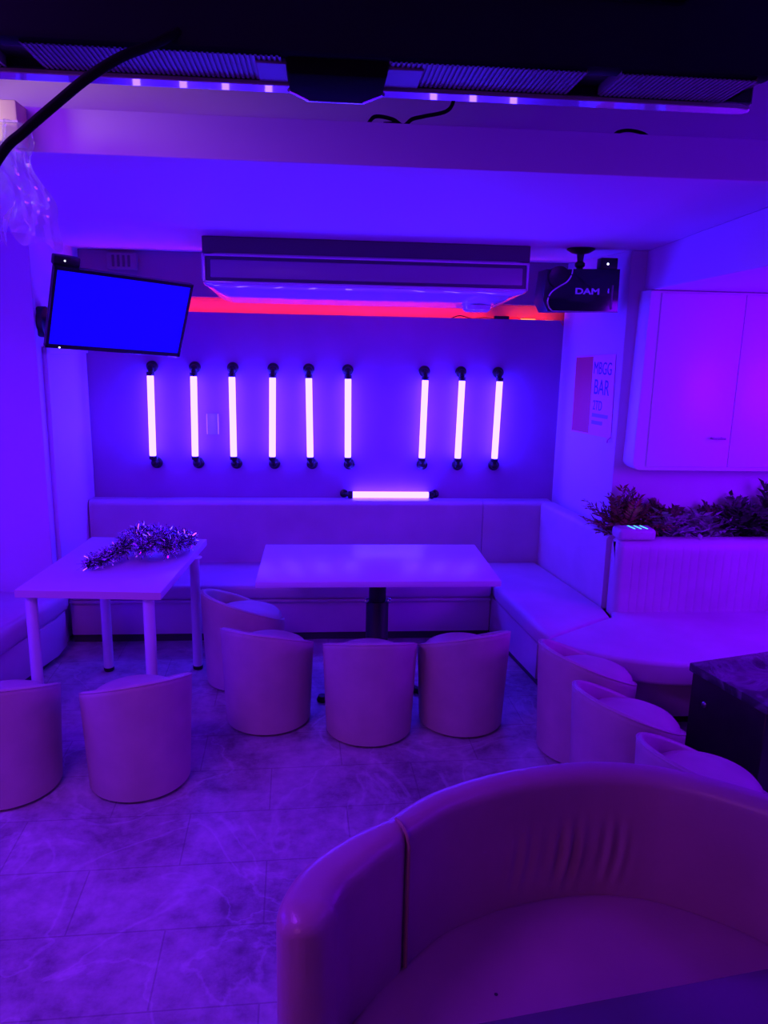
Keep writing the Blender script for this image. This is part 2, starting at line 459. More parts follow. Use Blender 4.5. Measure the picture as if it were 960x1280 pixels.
# small trunking box on the wall behind the screen
w = thing('cable_box', 'small box on the wall above the blue screen', 'cable box', (-1.23, YB-.012, 2.31))
b = B(); box(b, -.09, .09, -.04, .004, -.05, .05, .006, 2); link('case', b, DARKW, w)
for i in range(4):
    b = B(); box(b, -.06+i*.032, -.044+i*.032, -.044, -.036, -.035, .035, .002, 1); link('vent_slot', b, DGREY, w)

# ------------------------------------------------------------------ ceiling air conditioner
ac = thing('air_conditioner', 'wide white air conditioner hung under the ceiling', 'air conditioner', (.27, 4.34, 0))
# side profile (y, z) lofted along x, ends rounded inwards
def acprof(ins):
    y0, y1, z0, z1 = 0+ins*.5, .62, 2.064+ins*.8, 2.294
    f = [(y0+.10-.10*math.cos(a*PI/24), 2.146+ins*.25-.032*math.sin(a*PI/24)) for a in range(12)]
    r = [(y1-.035+.035*math.sin(a*PI/12), z0+.035-.035*math.cos(a*PI/12)) for a in range(7)]
    return [(y0+.008, z1), (y0, z1-.01)]+f+[(y0+.24, f[-1][1]-(f[-1][1]-z0)*.30)]+r+[(y1, z1)]
t = B(); rings = []
for x, ins in ((-.90, .10), (-.893, .065), (-.87, .035), (-.83, .012), (-.79, 0), (.79, 0), (.83, .012), (.87, .035), (.893, .065), (.90, .10)):
    rings.append([t.verts.new((x, y, z)) for y, z in acprof(ins)])
n = len(rings[0])
for p0, p1 in zip(rings, rings[1:]):
    for i in range(n): t.faces.new((p0[i], p0[(i+1) % n], p1[(i+1) % n], p1[i]))
t.faces.new(rings[0]); t.faces.new(rings[-1][::-1])
link('body', t, WPL, ac, angle=60)
b = B(); box(b, -.872, .868, -.010, .02, 2.150, 2.275, .006, 2); link('outlet_recess', b, DGREY, ac)
b = B(); box(b, -.845, .845, -.020, -.006, 2.166, 2.258, .006, 2); link('louver', b, mat('louver_plastic', (.34, .27, .34), .3), ac)
b = B()
box(b, -.885, .881, -.016, .006, 2.275, 2.286, .003, 1); box(b, -.885, .881, -.016, .006, 2.139, 2.150, .003, 1)
box(b, -.885, -.872, -.016, .006, 2.139, 2.286, .003, 1); box(b, .868, .881, -.016, .006, 2.139, 2.286, .003, 1)
link('outlet_frame', b, WPL, ac)
b = B(); box(b, -.89, .89, .012, .60, 2.290, 2.379, .004, 1); link('hanger', b, DGREY, ac)  # dark full-width block put in for the shaded gap under the ceiling
b = B(); lathe(b, [(0, 0), (.065, 0), (.085, .012), (.092, .04), (0, .04)], 24, Matrix.Translation((.70, .50, 2.040))); link('drain_cap', b, WPL, ac)

# ------------------------------------------------------------------ wall speaker with the chrome S line
sp = thing('wall_speaker', 'black speaker with a silver curve and maker letters hung in the right corner', 'speaker', (1.455, 4.30, 2.15))
def poly_y(bm, pts, y0, y1, bev=.004):   # xz polygon extruded along y
    prism(bm, pts, y0, y1, bev, 2, M=Matrix(((1, 0, 0, 0), (0, 0, 1, 0), (0, 1, 0, 0), (0, 0, 0, 1))))
b = B(); poly_y(b, [(-.205, .108), (.198, .118), (.205, -.108), (-.19, -.118), (-.222, -.06)], .012, .20, .008); link('cabinet', b, mat('speaker_shell', (.045, .03, .06), .4), sp)
S = [(-.070, .110, 0), (-.076, .075, 0), (-.10, .040, 0), (-.145, .012, 0), (-.185, -.020, 0), (-.200, -.062, 0), (-.190, -.095, 0), (-.172, -.114, 0)]
Sc = [(p.x, p.y) for p in catmull(S, 5)]
b = B(); poly_y(b, Sc+[(.200, -.112), (.196, .116)], -.012, .014, .003); link('front_panel', b, BLKG, sp)
b = B(); sweep_tube(b, [(x-.002, -.014, z) for x, z in Sc], .0042, 6)
sweep_tube(b, [(-.172, -.012, -.116), (.0, -.012, -.115), (.200, -.012, -.114)], .0025, 6); link('silver_trim', b, CHR, sp)
b = B(); lathe(b, [(0, .012), (.018, .008), (.045, .016), (.058, .018), (.060, 0), (0, 0)], 24, Matrix.Translation((-.142, .008, .066)) @ Matrix.Rotation(PI/2, 4, 'X')); link('tweeter', b, BLK, sp)
b = text_mesh('DAM', .044, .002, .0016)
bb = B(); merge(bb, b, 0, Matrix.Translation((.018, -.014, -.008)) @ Matrix.Rotation(PI/2, 4, 'X') @ Matrix.Diagonal((1.45, 1, 1, 1))); link('letters', bb, CHR, sp, smooth=False)
b = B(); box(b, .155, .165, -.016, -.010, -.10, .03, .002, 1); link('side_strip', b, GREY, sp)
b = B(); box(b, .134, .142, -.015, -.010, -.014, .012, .001, 1); link('badge', b, CHR, sp)
b = B(); lathe(b, [(0, .2285), (.075, .2285), (.078, .222), (.05, .205), (.02, .198), (.016, .16), (.028, .150), (.028, .135), (.018, .125), (.02, .11), (0, .11)], 20, Matrix.Translation((0, .09, 0))); link('ceiling_mount', b, BLKM, sp)
rb = thing('receiver_box', 'small black box with a white light on top of the right speaker', 'receiver', (1.592, 4.33, 2.263))
b = B(); box(b, -.047, .047, -.03, .04, 0, .062, .004, 2); link('case', b, BLK, rb)
b = B(); box(b, -.014, -.004, -.034, -.028, .024, .034, .002, 1); link('indicator', b, WLED, rb)

# ------------------------------------------------------------------ poster on the slanted wall
PA = Vector((1.640, YB, 0)); PBv = Vector((1.752, 4.40, 0)); pt_ = (PBv-PA).normalized(); pn = Vector((pt_.y, -pt_.x, 0))
po = thing('poster', 'paper poster with a red left strip on the slanted side wall', 'poster')
# local frame: x along wall toward the camera, z up, y into wall
po.matrix_world = Matrix(((pt_.x, -pn.x, 0, PA.x+pn.x*.002), (pt_.y, -pn.y, 0, PA.y+pn.y*.002), (0, 0, 1, 0), (0, 0, 0, 1)))
print('poster normal', pn)
def quad_y(bm, pts, y0, y1): prism(bm, pts, y0, y1, M=Matrix(((1, 0, 0, 0), (0, 0, 1, 0), (0, 1, 0, 0), (0, 0, 0, 1))))
b = B(); quad_y(b, [(.232, 1.785), (.735, 1.808), (.755, 1.312), (.238, 1.298)], -.003, 0); link('sheet', b, PAPER, po, smooth=False)
b = B(); quad_y(b, [(.240, 1.775), (.466, 1.786), (.474, 1.312), (.246, 1.306)], -.0045, -.003); link('red_strip', b, RED, po, smooth=False)
for txt, cx, cz, sz, sc in (('MBGG', .595, 1.715, .085, (.95, 1.25, 1)), ('BAR', .597, 1.600, .105, (1.0, 1.25, 1)), ('2TD', .565, 1.490, .070, (.9, 1.2, 1))):
    b = text_mesh(txt, sz, .0006); bb = B()
    merge(bb, b, 0, Matrix.Translation((cx, -.004, cz)) @ Matrix.Rotation(PI/2, 4, 'X') @ Matrix.Diagonal((*sc, 1))); link('lettering', bb, INK, po, smooth=False)
for k in range(2):
    z = 1.42-k*.045
    b = B(); quad_y(b, [(.505, z), (.70-.06*k, z+.002), (.70-.06*k, z+.024), (.505, z+.022)], -.0042, -.003)
    link('print_line', b, mat('print_violet', (.35, .25, .55), .6), po, smooth=False)
b = B(); sweep_tube(b, [(.735, -.012, 1.285), (.742, -.016, 1.302), (.752, -.008, 1.316)], .006, 6); link('curled_corner', b, PAPER, po)

# ------------------------------------------------------------------ wall cabinet at right
cb = thing('wall_cabinet', 'white wall cabinet with rounded lower corner above the plants', 'cabinet', (0, 4.24, 0))
pts = [(1.815, 2.158)]
for i in range(9):
    a_ = PI+PI/2*i/8; pts.append((1.800+.05+.05*math.cos(a_), 1.152+.05+.05*math.sin(a_)))
pts += [(XR-.01, 1.148), (XR-.01, 2.158)]
b = B(); poly_y(b, pts, .0, .16, .014); link('body', b, CAB, cb)
HND = mat('dark_chrome', (.4, .38, .42), .25, 1.)
for x0, x1, hx in ((1.878, 2.363, 2.28), (2.3665, 2.86, None), (2.8635, 3.28, None)):
    b = B(); box(b, x0, x1, -.008, .002, 1.178, 2.143, .003, 2); d1 = link('door', b, CAB, cb)
    if hx:
        b = B(); sweep_tube(b, [(hx-.03, -.006, 1.347), (hx-.03, -.036, 1.347)], .006, 8); sweep_tube(b, [(hx+.03, -.006, 1.347), (hx+.03, -.036, 1.347)], .006, 8)
        sweep_tube(b, [(hx-.04, -.038, 1.347), (hx+.04, -.038, 1.347)], .0055, 8); link('handle', b, HND, d1)

# ------------------------------------------------------------------ sofas
def pillow_box(x0, x1, y0, y1, z0, z1, bev, M=None):
    t = B(); box(t, x0, x1, y0, y1, z0, z1, bev, 4, M=M); return t
so = thing('sofa', 'long beige leather bench sofa along the back wall', 'sofa', (0, 5.0, 0))
link('seat_cushion', pillow_box(-1.50, 1.09, -.47, .10, .285, .38, .03), LEA2, so)
b = B(); box(b, -1.50, 1.09, -.43, .18, .055, .288, .006, 2); link('base', b, LEA, so)
b = B(); box(b, -1.50, 1.09, -.455, -.425, .262, .285, .008, 2); link('seam_welt', b, LEA2, so)
b = B(); box(b, -1.50, 1.09, -.40, .15, 0, .055); link('plinth', b, KICK, so)
for x0, x1 in ((-1.495, 1.118), (1.122, 1.60)):
    b = B(); path = [(x0+(x1-x0)*i/12, .12) for i in range(13)]
    def dsp(p, o, z, x0=x0, x1=x1):
        e = min(p.x-x0, x1-p.x)
        return -.012*max(0, 1-e/.03)*(-1 if o < 0 else 1) if o < 0 else 0
    sweep_wall(b, path, round_prof(-.085, .075, .36, .800, .035, 5), dsp)
    link('backrest', b, LEA2, so)

cs = thing('sofa', 'corner wing of the beige bench sofa beside the poster wall', 'sofa', (0, 0, 0))
wing = [(1.10, 4.52), (1.105, 4.40), (1.165, 3.77), (1.185, 3.635), (1.63, 3.945), (1.645, 4.10), (1.508, 5.03), (1.10, 5.03)]
b = B(); prism(b, wing, .275, .38, .03, 4); link('seat_cushion', b, LEA, cs)
b = B(); prism(b, [(1.095, 4.56), (1.125, 4.40), (1.195, 3.86), (1.60, 3.98), (1.50, 5.03), (1.095, 5.03)], .045, .28, .006, 2); link('base', b, LEA, cs)
b = B(); prism(b, [(1.115, 4.56), (1.145, 4.40), (1.215, 3.88), (1.60, 4.0), (1.50, 5.03), (1.115, 5.03)], 0, .045); link('plinth', b, KICK, cs)
b = B(); pth = [(1.640-.0, 4.125), (1.6395, 4.14), (1.62, 4.3), (1.575, 4.62), (1.517, 5.03)]
sweep_wall(b, pth[::-1], round_prof(-.0, .115, .36, .800, .03, 5)); link('backrest', b, LEA, cs)

bo = thing('sofa', 'beige booth sofa with ribbed backrest in front of the plants', 'sofa', (0, 0, 0))
edge = [(1.19, 3.627), (1.215, 3.548), (1.30, 3.455), (1.45, 3.355), (1.67, 3.28), (1.90, 3.265), (2.4, 3.285), (3.2, 3.285)]
ed = [(p.x, p.y) for p in catmull([(x, y, 0) for x, y in edge], 5)]
b = B(); prism(b, ed+[(3.2, 4.02), (1.66, 4.02), (1.635, 3.935)], .265, .385, .04, 5); link('seat_cushion', b, LEA, bo, angle=60)
b = B(); prism(b, [(1.30, 3.66), (1.42, 3.48), (1.7, 3.39), (3.2, 3.39), (3.2, 4.0), (1.66, 4.0)], .05, .27, .006, 2); link('base', b, LEA, bo)
b = B(); prism(b, [(1.34, 3.70), (1.44, 3.52), (1.7, 3.43), (3.2, 3.43), (3.2, 3.98), (1.66, 3.98)], 0, .05); link('plinth', b, KICK, bo)
b = B(); pth = [(1.70+1.55*i/200, 4.07) for i in range(201)]
pth = [(1.70, 4.115), (1.672, 4.10), (1.662, 4.07), (1.672, 4.03), (1.70, 4.00)]
# rounded block with fine pleats pressed into the front
t = B(); rings = []
N = 400
for i in range(N+1):
    x = 1.658+1.60*i/N; e = min(1, (x-1.658)/.04); ins = .045*(1-math.sqrt(max(0, 1-(1-e)**2)))
    pl = 0
    if x > 1.74: pl = .004*max(0, math.cos((x-1.74)*2*PI/.048))**4
    ring = []
    for (o, z) in [(.0, .355), (.0, .45), (.0, .56), (.0, .66), (.0, .70), (.0, .735), (.004, .765), (.016, .787), (.04, .798), (.10, .800), (.125, .79), (.138, .765), (.14, .355)]:
        k = pl if (o < .001 and z < .72) else (pl*.4 if o < .005 else 0)
        y = 3.985+o+k
        y = y+ins if o < .07 else y-ins
        ring.append(t.verts.new((x, y, z-(ins*.4 if z > .6 else 0))))
    rings.append(ring)
n = len(rings[0])
for p0, p1 in zip(rings, rings[1:]):
    for i in range(n): t.faces.new((p0[i], p0[(i+1) % n], p1[(i+1) % n], p1[i]))
t.faces.new(rings[0]); t.faces.new(rings[-1][::-1])
link('backrest', t, LEA, bo, angle=60)

lb = thing('sofa', 'beige bench sofa at the left edge under the bare wall', 'sofa', (0, 0, 0))
le = [(-1.70, 3.0), (-1.65, 3.45), (-1.59, 3.76), (-1.535, 4.10), (-1.485, 4.30), (-1.475, 4.46)]
b = B(); prism(b, le+[(-2.75, 4.46), (-2.75, 3.0)], .25, .385, .045, 5); link('seat_cushion', b, LEA, lb, angle=60)
b = B(); prism(b, [(-1.73, 3.04), (-1.68, 3.45), (-1.61, 3.76), (-1.535, 4.10), (-1.49, 4.28), (-1.49, 4.44), (-2.7, 4.44), (-2.7, 3.04)], .04, .26, .006, 2); link('base', b, LEA, lb)
b = B(); prism(b, [(-1.75, 3.08), (-1.70, 3.45), (-1.63, 3.76), (-1.555, 4.10), (-1.53, 4.40), (-2.7, 4.40), (-2.7, 3.08)], 0, .04); link('plinth', b, KICK, lb)

# ------------------------------------------------------------------ tables
lt = thing('dining_table', 'white rectangular table with four round legs and tinsel on top', 'table', (-1.022, 3.965, 0), -.075)
b = B(); box(b, -.335, .335, -.49, .49, .662, .70, .003, 2); tt = link('tabletop', b, WHITE, lt)
b = B(); box(b, -.336, .336, -.4925, -.4895, .663, .699, .001, 1); box(b, -.3365, -.334, -.4925, .491, .663, .699, .001, 1); link('edge_band', b, mat('edge_warm_tint', (.72, .50, .52), .4), tt)  # beige on front and left edges carries the warmer light falling there
for lxx, lyy, sp_ in ((-.287, -.44, 0), (.262, -.44, 0), (-.172, .19, 0), (.32, .235, 0)):
    b = B(); lathe(b, [(0, .02), (.026, .02), (.027, .03), (.027, .655), (.040, .657), (.042, .662), (0, .662)], 24, Matrix.Translation((lxx, lyy, 0)))
    g = link('leg', b, WMET, lt)
    b = B(); lathe(b, [(0, 0), (.024, 0), (.028, .006), (.028, .022), (0, .022)], 20, Matrix.Translation((lxx, lyy, 0))); link('foot_cap', b, RUB, g)

mt = thing('pedestal_table', 'wide table with a black pillar leg in front of the back sofa', 'table', (.304, 3.95, 0), -.006)
b = B(); box(b, -.608, .608, -.352, .350, .668, .70, .005, 2); link('tabletop', b, WHITE, mt)
b = B(); lathe(b, [(0, .44), (.047, .44), (.047, .65), (.09, .655), (.09, .668), (0, .668)], 28, Matrix.Translation((.02, .06, 0))); link('column', b, BLKM, mt)
b = B(); lathe(b, [(0, .02), (.09, .02), (.075, .04), (.062, .06), (.062, .455), (.058, .462), (0, .462)], 28, Matrix.Translation((.02, .06, 0))); link('column_sleeve', b, BLKM, mt)
for sx in (-1, 1):
    b = B(); lathe(b, [(0, -.010), (.012, -.010), (.014, -.006), (.014, .006), (.012, .010), (0, .010)], 14, Matrix.Translation((.02+sx*.062, .03, .468)) @ Matrix.Rotation(PI/2, 4, 'Y')); link('clamp_knob', b, CHR, mt)
b = B(); c0 = Vector((.02, .06, .016))
for sx in (-1, 1):
    for sy in (-1, 1):
        e = Vector((.02+sx*(.31 if sy < 0 else .19), .06+sy*.28, .014)); sweep_tube(b, [c0, c0.lerp(e, .5), e], [.026, .022, .016], 8)
link('cross_base', b, BLKM, mt)
for sx in (-1, 1):
    for sy in (-1, 1):
        b = B(); lathe(b, [(0, 0), (.028, 0), (.03, .008), (.022, .03), (0, .032)], 14, Matrix.Translation((.02+sx*(.30 if sy < 0 else .18), .06+sy*.27, 0)))
        link('foot_pad', b, RUB, mt)

ct = thing('coffee_table', 'low black box table with a dark marble top at the right edge', 'table', (1.628, 3.03, 0), .258)
# local: x to the right, y away; rear-left corner at the origin
b = B(); box(b, 0, .95, -.434, 0, .462, .50, .004, 2); link('tabletop', b, MARB, ct)
b = B(); box(b, .012, .938, -.422, -.012, .03, .462, .003, 1); link('body', b, BWOOD, ct)
b = B(); box(b, .03, .92, -.40, -.03, 0, .03); link('plinth', b, KICK, ct)
b = B(); lathe(b, [(0, 0), (.013, 0), (.014, .003), (.009, .008), (0, .009)], 16, Matrix.Translation((.012, -.10, .345)) @ Matrix.Rotation(-PI/2, 4, 'Y')); link('stud', b, mat('dull_steel', (.3, .28, .3), .35, 1.), ct)

ft = thing('side_table', 'dark table edge at the very front right, before the curved sofa', 'table', (.10, 1.137, 0), .145)
b = B(); box(b, .02, 1.0, -.55, 0, .588, .62, .004, 2); link('tabletop', b, mat('dark_laminate', (.10, .07, .09), .22), ft)
b = B(); lathe(b, [(0, .02), (.2, .02), (.2, .03), (.05, .05), (.04, .08), (.04, .57), (.1, .588), (0, .588)], 24, Matrix.Translation((.5, -.3, 0))); link('pedestal', b, BLKM, ft)
b = B(); lathe(b, [(0, 0), (.19, 0), (.2, .01), (.2, .022), (0, .022)], 24, Matrix.Translation((.5, -.3, 0))); link('foot_disc', b, BLKM, ft)

# ------------------------------------------------------------------ tub stools (front faces local +Y)
def make_stool():
    r = thing('tub_stool', 'x', 'stool')
    b = B(); lathe(b, [(0, .012), (.190, .012), (.200, .02), (.203, .04), (.213, .30), (.214, .335), (.205, .35), (0, .35)], 48); link('body', b, STOOL, r)
    # wrap shell: theta measured from the back (-Y)
    t = B(); rings = []; N = 56; A = math.radians(168)
    for i in range(N+1):
        th = -A+2*A*i/N; s = abs(th)/A
        k = (1+math.cos(th))/2
        top = .333+.197*k**.85
        top -= .0
        endf = max(0, (s-.90)/.10); thick = .030*(1-.75*endf**2)
        rO = lambda z: .2065+.0235*(z/.53)
        prof = []
        for z in (.014, .06, .18, .28, max(.29, top-.03)): prof.append((rO(z), z))
        prof += [(rO(top)-.001, top-.012), (rO(top)-.008, top-.003), (rO(top)-thick*.5, top), (rO(top)-thick+.006, top-.004), (rO(top)-thick, top-.014)]
        prof += [(rO(top)-thick-.004, max(.29, top-.06)), (rO(.3)-thick-.004, .285), (rO(.2)-thick, .014)]
        rings.append([t.verts.new((rr*math.sin(th), -rr*math.cos(th), z)) for rr, z in prof])
    n = len(rings[0])
    for p0, p1 in zip(rings, rings[1:]):
        for i in range(n): t.faces.new((p0[i], p0[(i+1) % n], p1[(i+1) % n], p1[i]))
    t.faces.new(rings[0]); t.faces.new(rings[-1][::-1])
    sh = link('wrap_back', t, STOOL, r, angle=50)
    # piping along the rim
    pp = []
    for i in range(N+1):
        th = -A+2*A*i/N; top = .333+.197*((1+math.cos(th))/2)**.85; rr = .2065+.0235*top/.53-.003
        pp.append((rr*math.sin(th), -rr*math.cos(th), top-.006))
    b = B(); sweep_tube(b, pp, .0035, 6); link('rim_piping', b, STOOL, sh)
    b = B()
    prof = [(0, .418), (.06, .4165), (.11, .412), (.15, .403), (.178, .389), (.193, .372), (.197, .356), (.190, .346), (0, .346)]
    lathe(b, prof, 44, Matrix.Translation((0, .010, 0))); link('seat_cushion', b, STOOL, r)
    b = B(); lathe(b, [(0, 0), (.178, 0), (.18, .004), (.18, .014), (0, .014)], 40); link('base_ring', b, RUB, r)
    return r
st = make_stool()
stools = [(-1.290, 3.02, 10, 'stool cut off by the left edge of the photo'),
          (-.757, 3.052, 24, 'stool standing alone in front of the white tinsel table'),
          (-.246, 3.572, -24, 'stool at the left end of the front three, below the wide table'),
          (.247, 3.442, -1, 'middle stool of the three backing onto the room, before the wide table'),
          (.712, 3.508, 20, 'stool at the right end of the front three, by the sofa wing'),
          (-.405, 4.035, -62, 'stool tucked under the left end of the wide table'),
          (1.235, 3.205, -74, 'stool of the right-hand trio, nearest the sofa wing'),
          (1.247, 2.755, -72, 'stool in the middle of the right-hand trio, facing the marble table'),
          (1.335, 2.315, -70, 'stool of the right-hand trio nearest the big curved sofa')]
for i, (x, y, rz, lab) in enumerate(stools):
    o = st if i == 0 else copy_tree(st)
    o.location = (x, y, 0); o.rotation_euler = (0, 0, math.radians(rz))
    o['label'] = 'beige tub '+lab; o['group'] = 'beige leather tub stools'

# ------------------------------------------------------------------ big curved sofa in front
cf = thing('curved_sofa', 'big curved leather sofa in the foreground, seen into its seat', 'sofa', (0, 0, 0))
arc = [(.150, 1.600), (.285, 1.712), (.48, 1.796), (.695, 1.832), (.86, 1.815), (.99, 1.760), (1.14, 1.650), (1.25, 1.52)]
ap = [(p.x, p.y) for p in catmull([(x, y, 0) for x, y in arc], 36)]
def wr(p, o, z):
    if o > -.07: return 0
    k = max(0, 1-abs(p.x-.66)/.22)*max(0, 1-abs(z-.535)/.10)
    return .012*k**.7*math.sin(p.x*140+5*math.sin(z*8))*(.6+.4*math.sin(p.x*41))
prof = round_prof(-.085, .0, .05, .765, .036, 6, nz=26)
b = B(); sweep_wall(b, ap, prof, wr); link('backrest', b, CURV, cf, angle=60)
# arm panel, its front upper corner rounded off
arm = [(.164, 1.610), (.118, 1.585), (.042, 1.530), (-.034, 1.450), (-.074, 1.365), (-.090, 1.270)]
am = [(p.x, p.y) for p in catmull([(x, y, 0) for x, y in arm], 10)]
def armprof(s, grow=0.):
    e = max(0, (s-.86)/.14); ins = .044*(1-math.sqrt(max(0, 1-e*e)))+.018*max(0, 1-s/.08)**2-grow
    top = .768-.03*(1-math.sqrt(max(0, 1-e*e)))+grow
    w_ = .092+.030*min(1, s/.45)*(1-e*.3)
    return round_prof(ins, w_-ins, .05, top, max(.004, min(.046, (w_-2*ins)/2-.001)), 7, nz=4)
# travel runs towards the camera: left of travel is the sofa's inner side
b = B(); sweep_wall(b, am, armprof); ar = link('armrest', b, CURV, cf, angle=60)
P0 = Vector((*am[0], 0)); dv0 = (Vector((*am[3], 0))-Vector((*am[0], 0))).normalized(); n0 = Vector((-dv0.y, dv0.x, 0)); pp = []
for o_, z_ in armprof(.05, .002):
    if o_ > .03 and z_ > .40: q = P0+n0*o_; q.z = z_; pp.append(q)
q = pp[-1].copy(); q.z = .41; pp.append(q)
b = B(); sweep_tube(b, pp, .0042, 8); link('seam_piping', b, PIPE, ar)
armr = [(1.232, 1.535), (1.30, 1.42), (1.38, 1.25), (1.43, 1.10)]
b = B(); sweep_wall(b, [(p.x, p.y) for p in catmull([(x, y, 0) for x, y in armr], 8)], [(o-.105, z) for o, z in round_prof(0, .105, .05, .765, .04, 6, nz=3)]); link('armrest', b, CURV, cf, angle=60)
inner = []
for i, p in enumerate(ap):
    a_ = Vector(ap[max(i-1, 0)]); c_ = Vector(ap[min(i+1, len(ap)-1)]); d = (c_-a_).normalized(); nr = Vector((-d.y, d.x))
    q = Vector(p)-nr*.075; inner.append((q.x, q.y))
inner = [(.015, 1.22), (.035, 1.31), (.075, 1.40), (.150, 1.50)]+[q for q in inner if .245 < q[0] < 1.17]+[(1.20, 1.45), (1.27, 1.30), (1.32, 1.13)]
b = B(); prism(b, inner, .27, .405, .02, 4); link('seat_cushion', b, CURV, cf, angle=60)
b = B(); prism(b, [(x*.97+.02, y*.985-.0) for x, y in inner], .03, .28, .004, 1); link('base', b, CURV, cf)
b = B(); prism(b, [(x*.9+.07, y*.96) for x, y in inner], 0, .05); link('plinth', b, KICK, cf)
b = B(); lathe(b, [(0, 0), (.004, 0), (.0045, .001), (0, .0015)], 10, Matrix.Translation((.405, 1.44, .405))); link('burn_mark', b, KICK, cf)

def grille(bm, x0, x1):      # one continuous ribbed underside panel
    k = 0; x = x0; cols = []
    P = .0085
    while x < x1-P: cols += [(x, -.003), (x+.004, -.003), (x+.004, -.005), (x+P, -.005)]; x += P
    v = [[bm.verts.new((cx, y, cz)) for cx, cz in cols] for y in (.008, .124)]
    for i in range(len(cols)-1):
        f = bm.faces.new((v[0][i], v[0][i+1], v[1][i+1], v[1][i])); f.material_index = 1 if i % 4 == 0 else 0
    top = [[bm.verts.new((cx, y, .013)) for cx in (cols[0][0], cols[-1][0])] for y in (.008, .124)]
    bm.faces.new((top[0][0], top[0][1], top[1][1], top[1][0]))
    bm.faces.new((v[0][0], top[0][0], top[1][0], v[1][0])); bm.faces.new((v[0][-1], v[1][-1], top[1][1], top[0][1]))
# ------------------------------------------------------------------ hanging television, seen from behind
bt = thing('hanging_television', 'huge black television hung from the ceiling, seen from behind and below', 'television', (.03, 1.37, 2.30), -.0)
TVB = mat('television_black', (.006, .004, .018), .75, spec=.12)
b = B(); box(b, -.80, .745, .0, .045, .0, .46, .012, 2); box(b, -.62, .58, -.015, .01, .10, .44, .02, 2); link('rear_panel', b, TVB, bt)
b = B(); box(b, -.80, .775, .13, .160, -.006, .46, .004, 1); link('front_frame', b, BLKG, bt)
b = B(); box(b, -.79, .75, .04, .135, .012, .44); link('core', b, BLK, bt)
LIP = mat('gloss_lip', (.5, .45, .55), .04, .5)
b = B(); prism(b, [(-.80, .128), (.745, .128), (.772, .136), (.780, .150), (.772, .164), (.745, .168), (-.80, .168)], -.0125, -.004, .0015, 1); link('bottom_lip', b, LIP, bt)
for x0, x1 in ((-.80, -.56), (-.50, -.085), (.085, .42), (.475, .715)):
    g = B(); grille(g, x0, x1); gr = link('speaker_grille', g, [GREY, DGREY], bt, smooth=False)
for x0, x1 in ((-.135, -.083), (.083, .145)):
    g = B(); box(g, x0, x1, .03, .124, -.008, .002, .002, 1); link('end_block', g, GREY, bt)
b = B(); pts8 = [(-.082, .02), (.082, .02), (.082, .115), (.050, .163), (-.050, .163), (-.082, .115)]
prism(b, pts8, -.026, .02, .006, 2); link('centre_housing', b, mat('matte_black', (.004, .003, .006), .9, spec=.05), bt)
b = B(); sweep_tube(b, [(-.083, .115, -.022), (-.050, .166, -.022), (.050, .166, -.022), (.083, .115, -.022)], .004, 6); link('housing_trim', b, mat('lip_trim', (.5, .45, .55), .2, .5), bt)
for x in (-.3, .3):
    b = B(); box(b, x-.02, x+.02, .02, .06, .40, .46, .003, 1); link('hanger', b, BLKM, bt)
# cable swinging down from it at left, and loops on the ledge
c = thing('cable', 'thick black cable sagging from the television at top left', 'cable')
b = B(); sweep_tube(b, catmull([(-.222, 1.374, 2.322), (-.262, 1.34, 2.288), (-.297, 1.31, 2.262), (-.346, 1.30, 2.228), (-.395, 1.30, 2.190), (-.445, 1.30, 2.149), (-.483, 1.30, 2.113), (-.56, 1.31, 2.00), (-.62, 1.33, 1.85)], 8), .0075, 10); link('sheath', b, CBL, c)
c = thing('cable', 'thin black cable with loops lying on the beam ledge', 'cable')
b = B(); sweep_tube(b, catmull([(.150, 2.585, 2.508), (.175, 2.60, 2.535), (.229, 2.61, 2.532), (.262, 2.60, 2.512), (.29, 2.60, 2.532), (.33, 2.61, 2.545), (.40, 2.62, 2.565), (.424, 2.63, 2.60), (.43, 2.66, 2.66)], 8), .006, 8)
sweep_tube(b, catmull([(.262, 2.60, 2.512), (.24, 2.59, 2.515), (.20, 2.585, 2.511)], 6), .006, 8)
link('sheath', b, CBL, c)
c = thing('cable', 'short arched loop of black cable on the beam at right', 'cable')
b = B(); sweep_tube(b, catmull([(.93, 2.585, 2.502), (.956, 2.60, 2.522), (.995, 2.61, 2.531), (1.036, 2.60, 2.522), (1.06, 2.585, 2.502)], 8), .0055, 8); link('sheath', b, CBL, c)

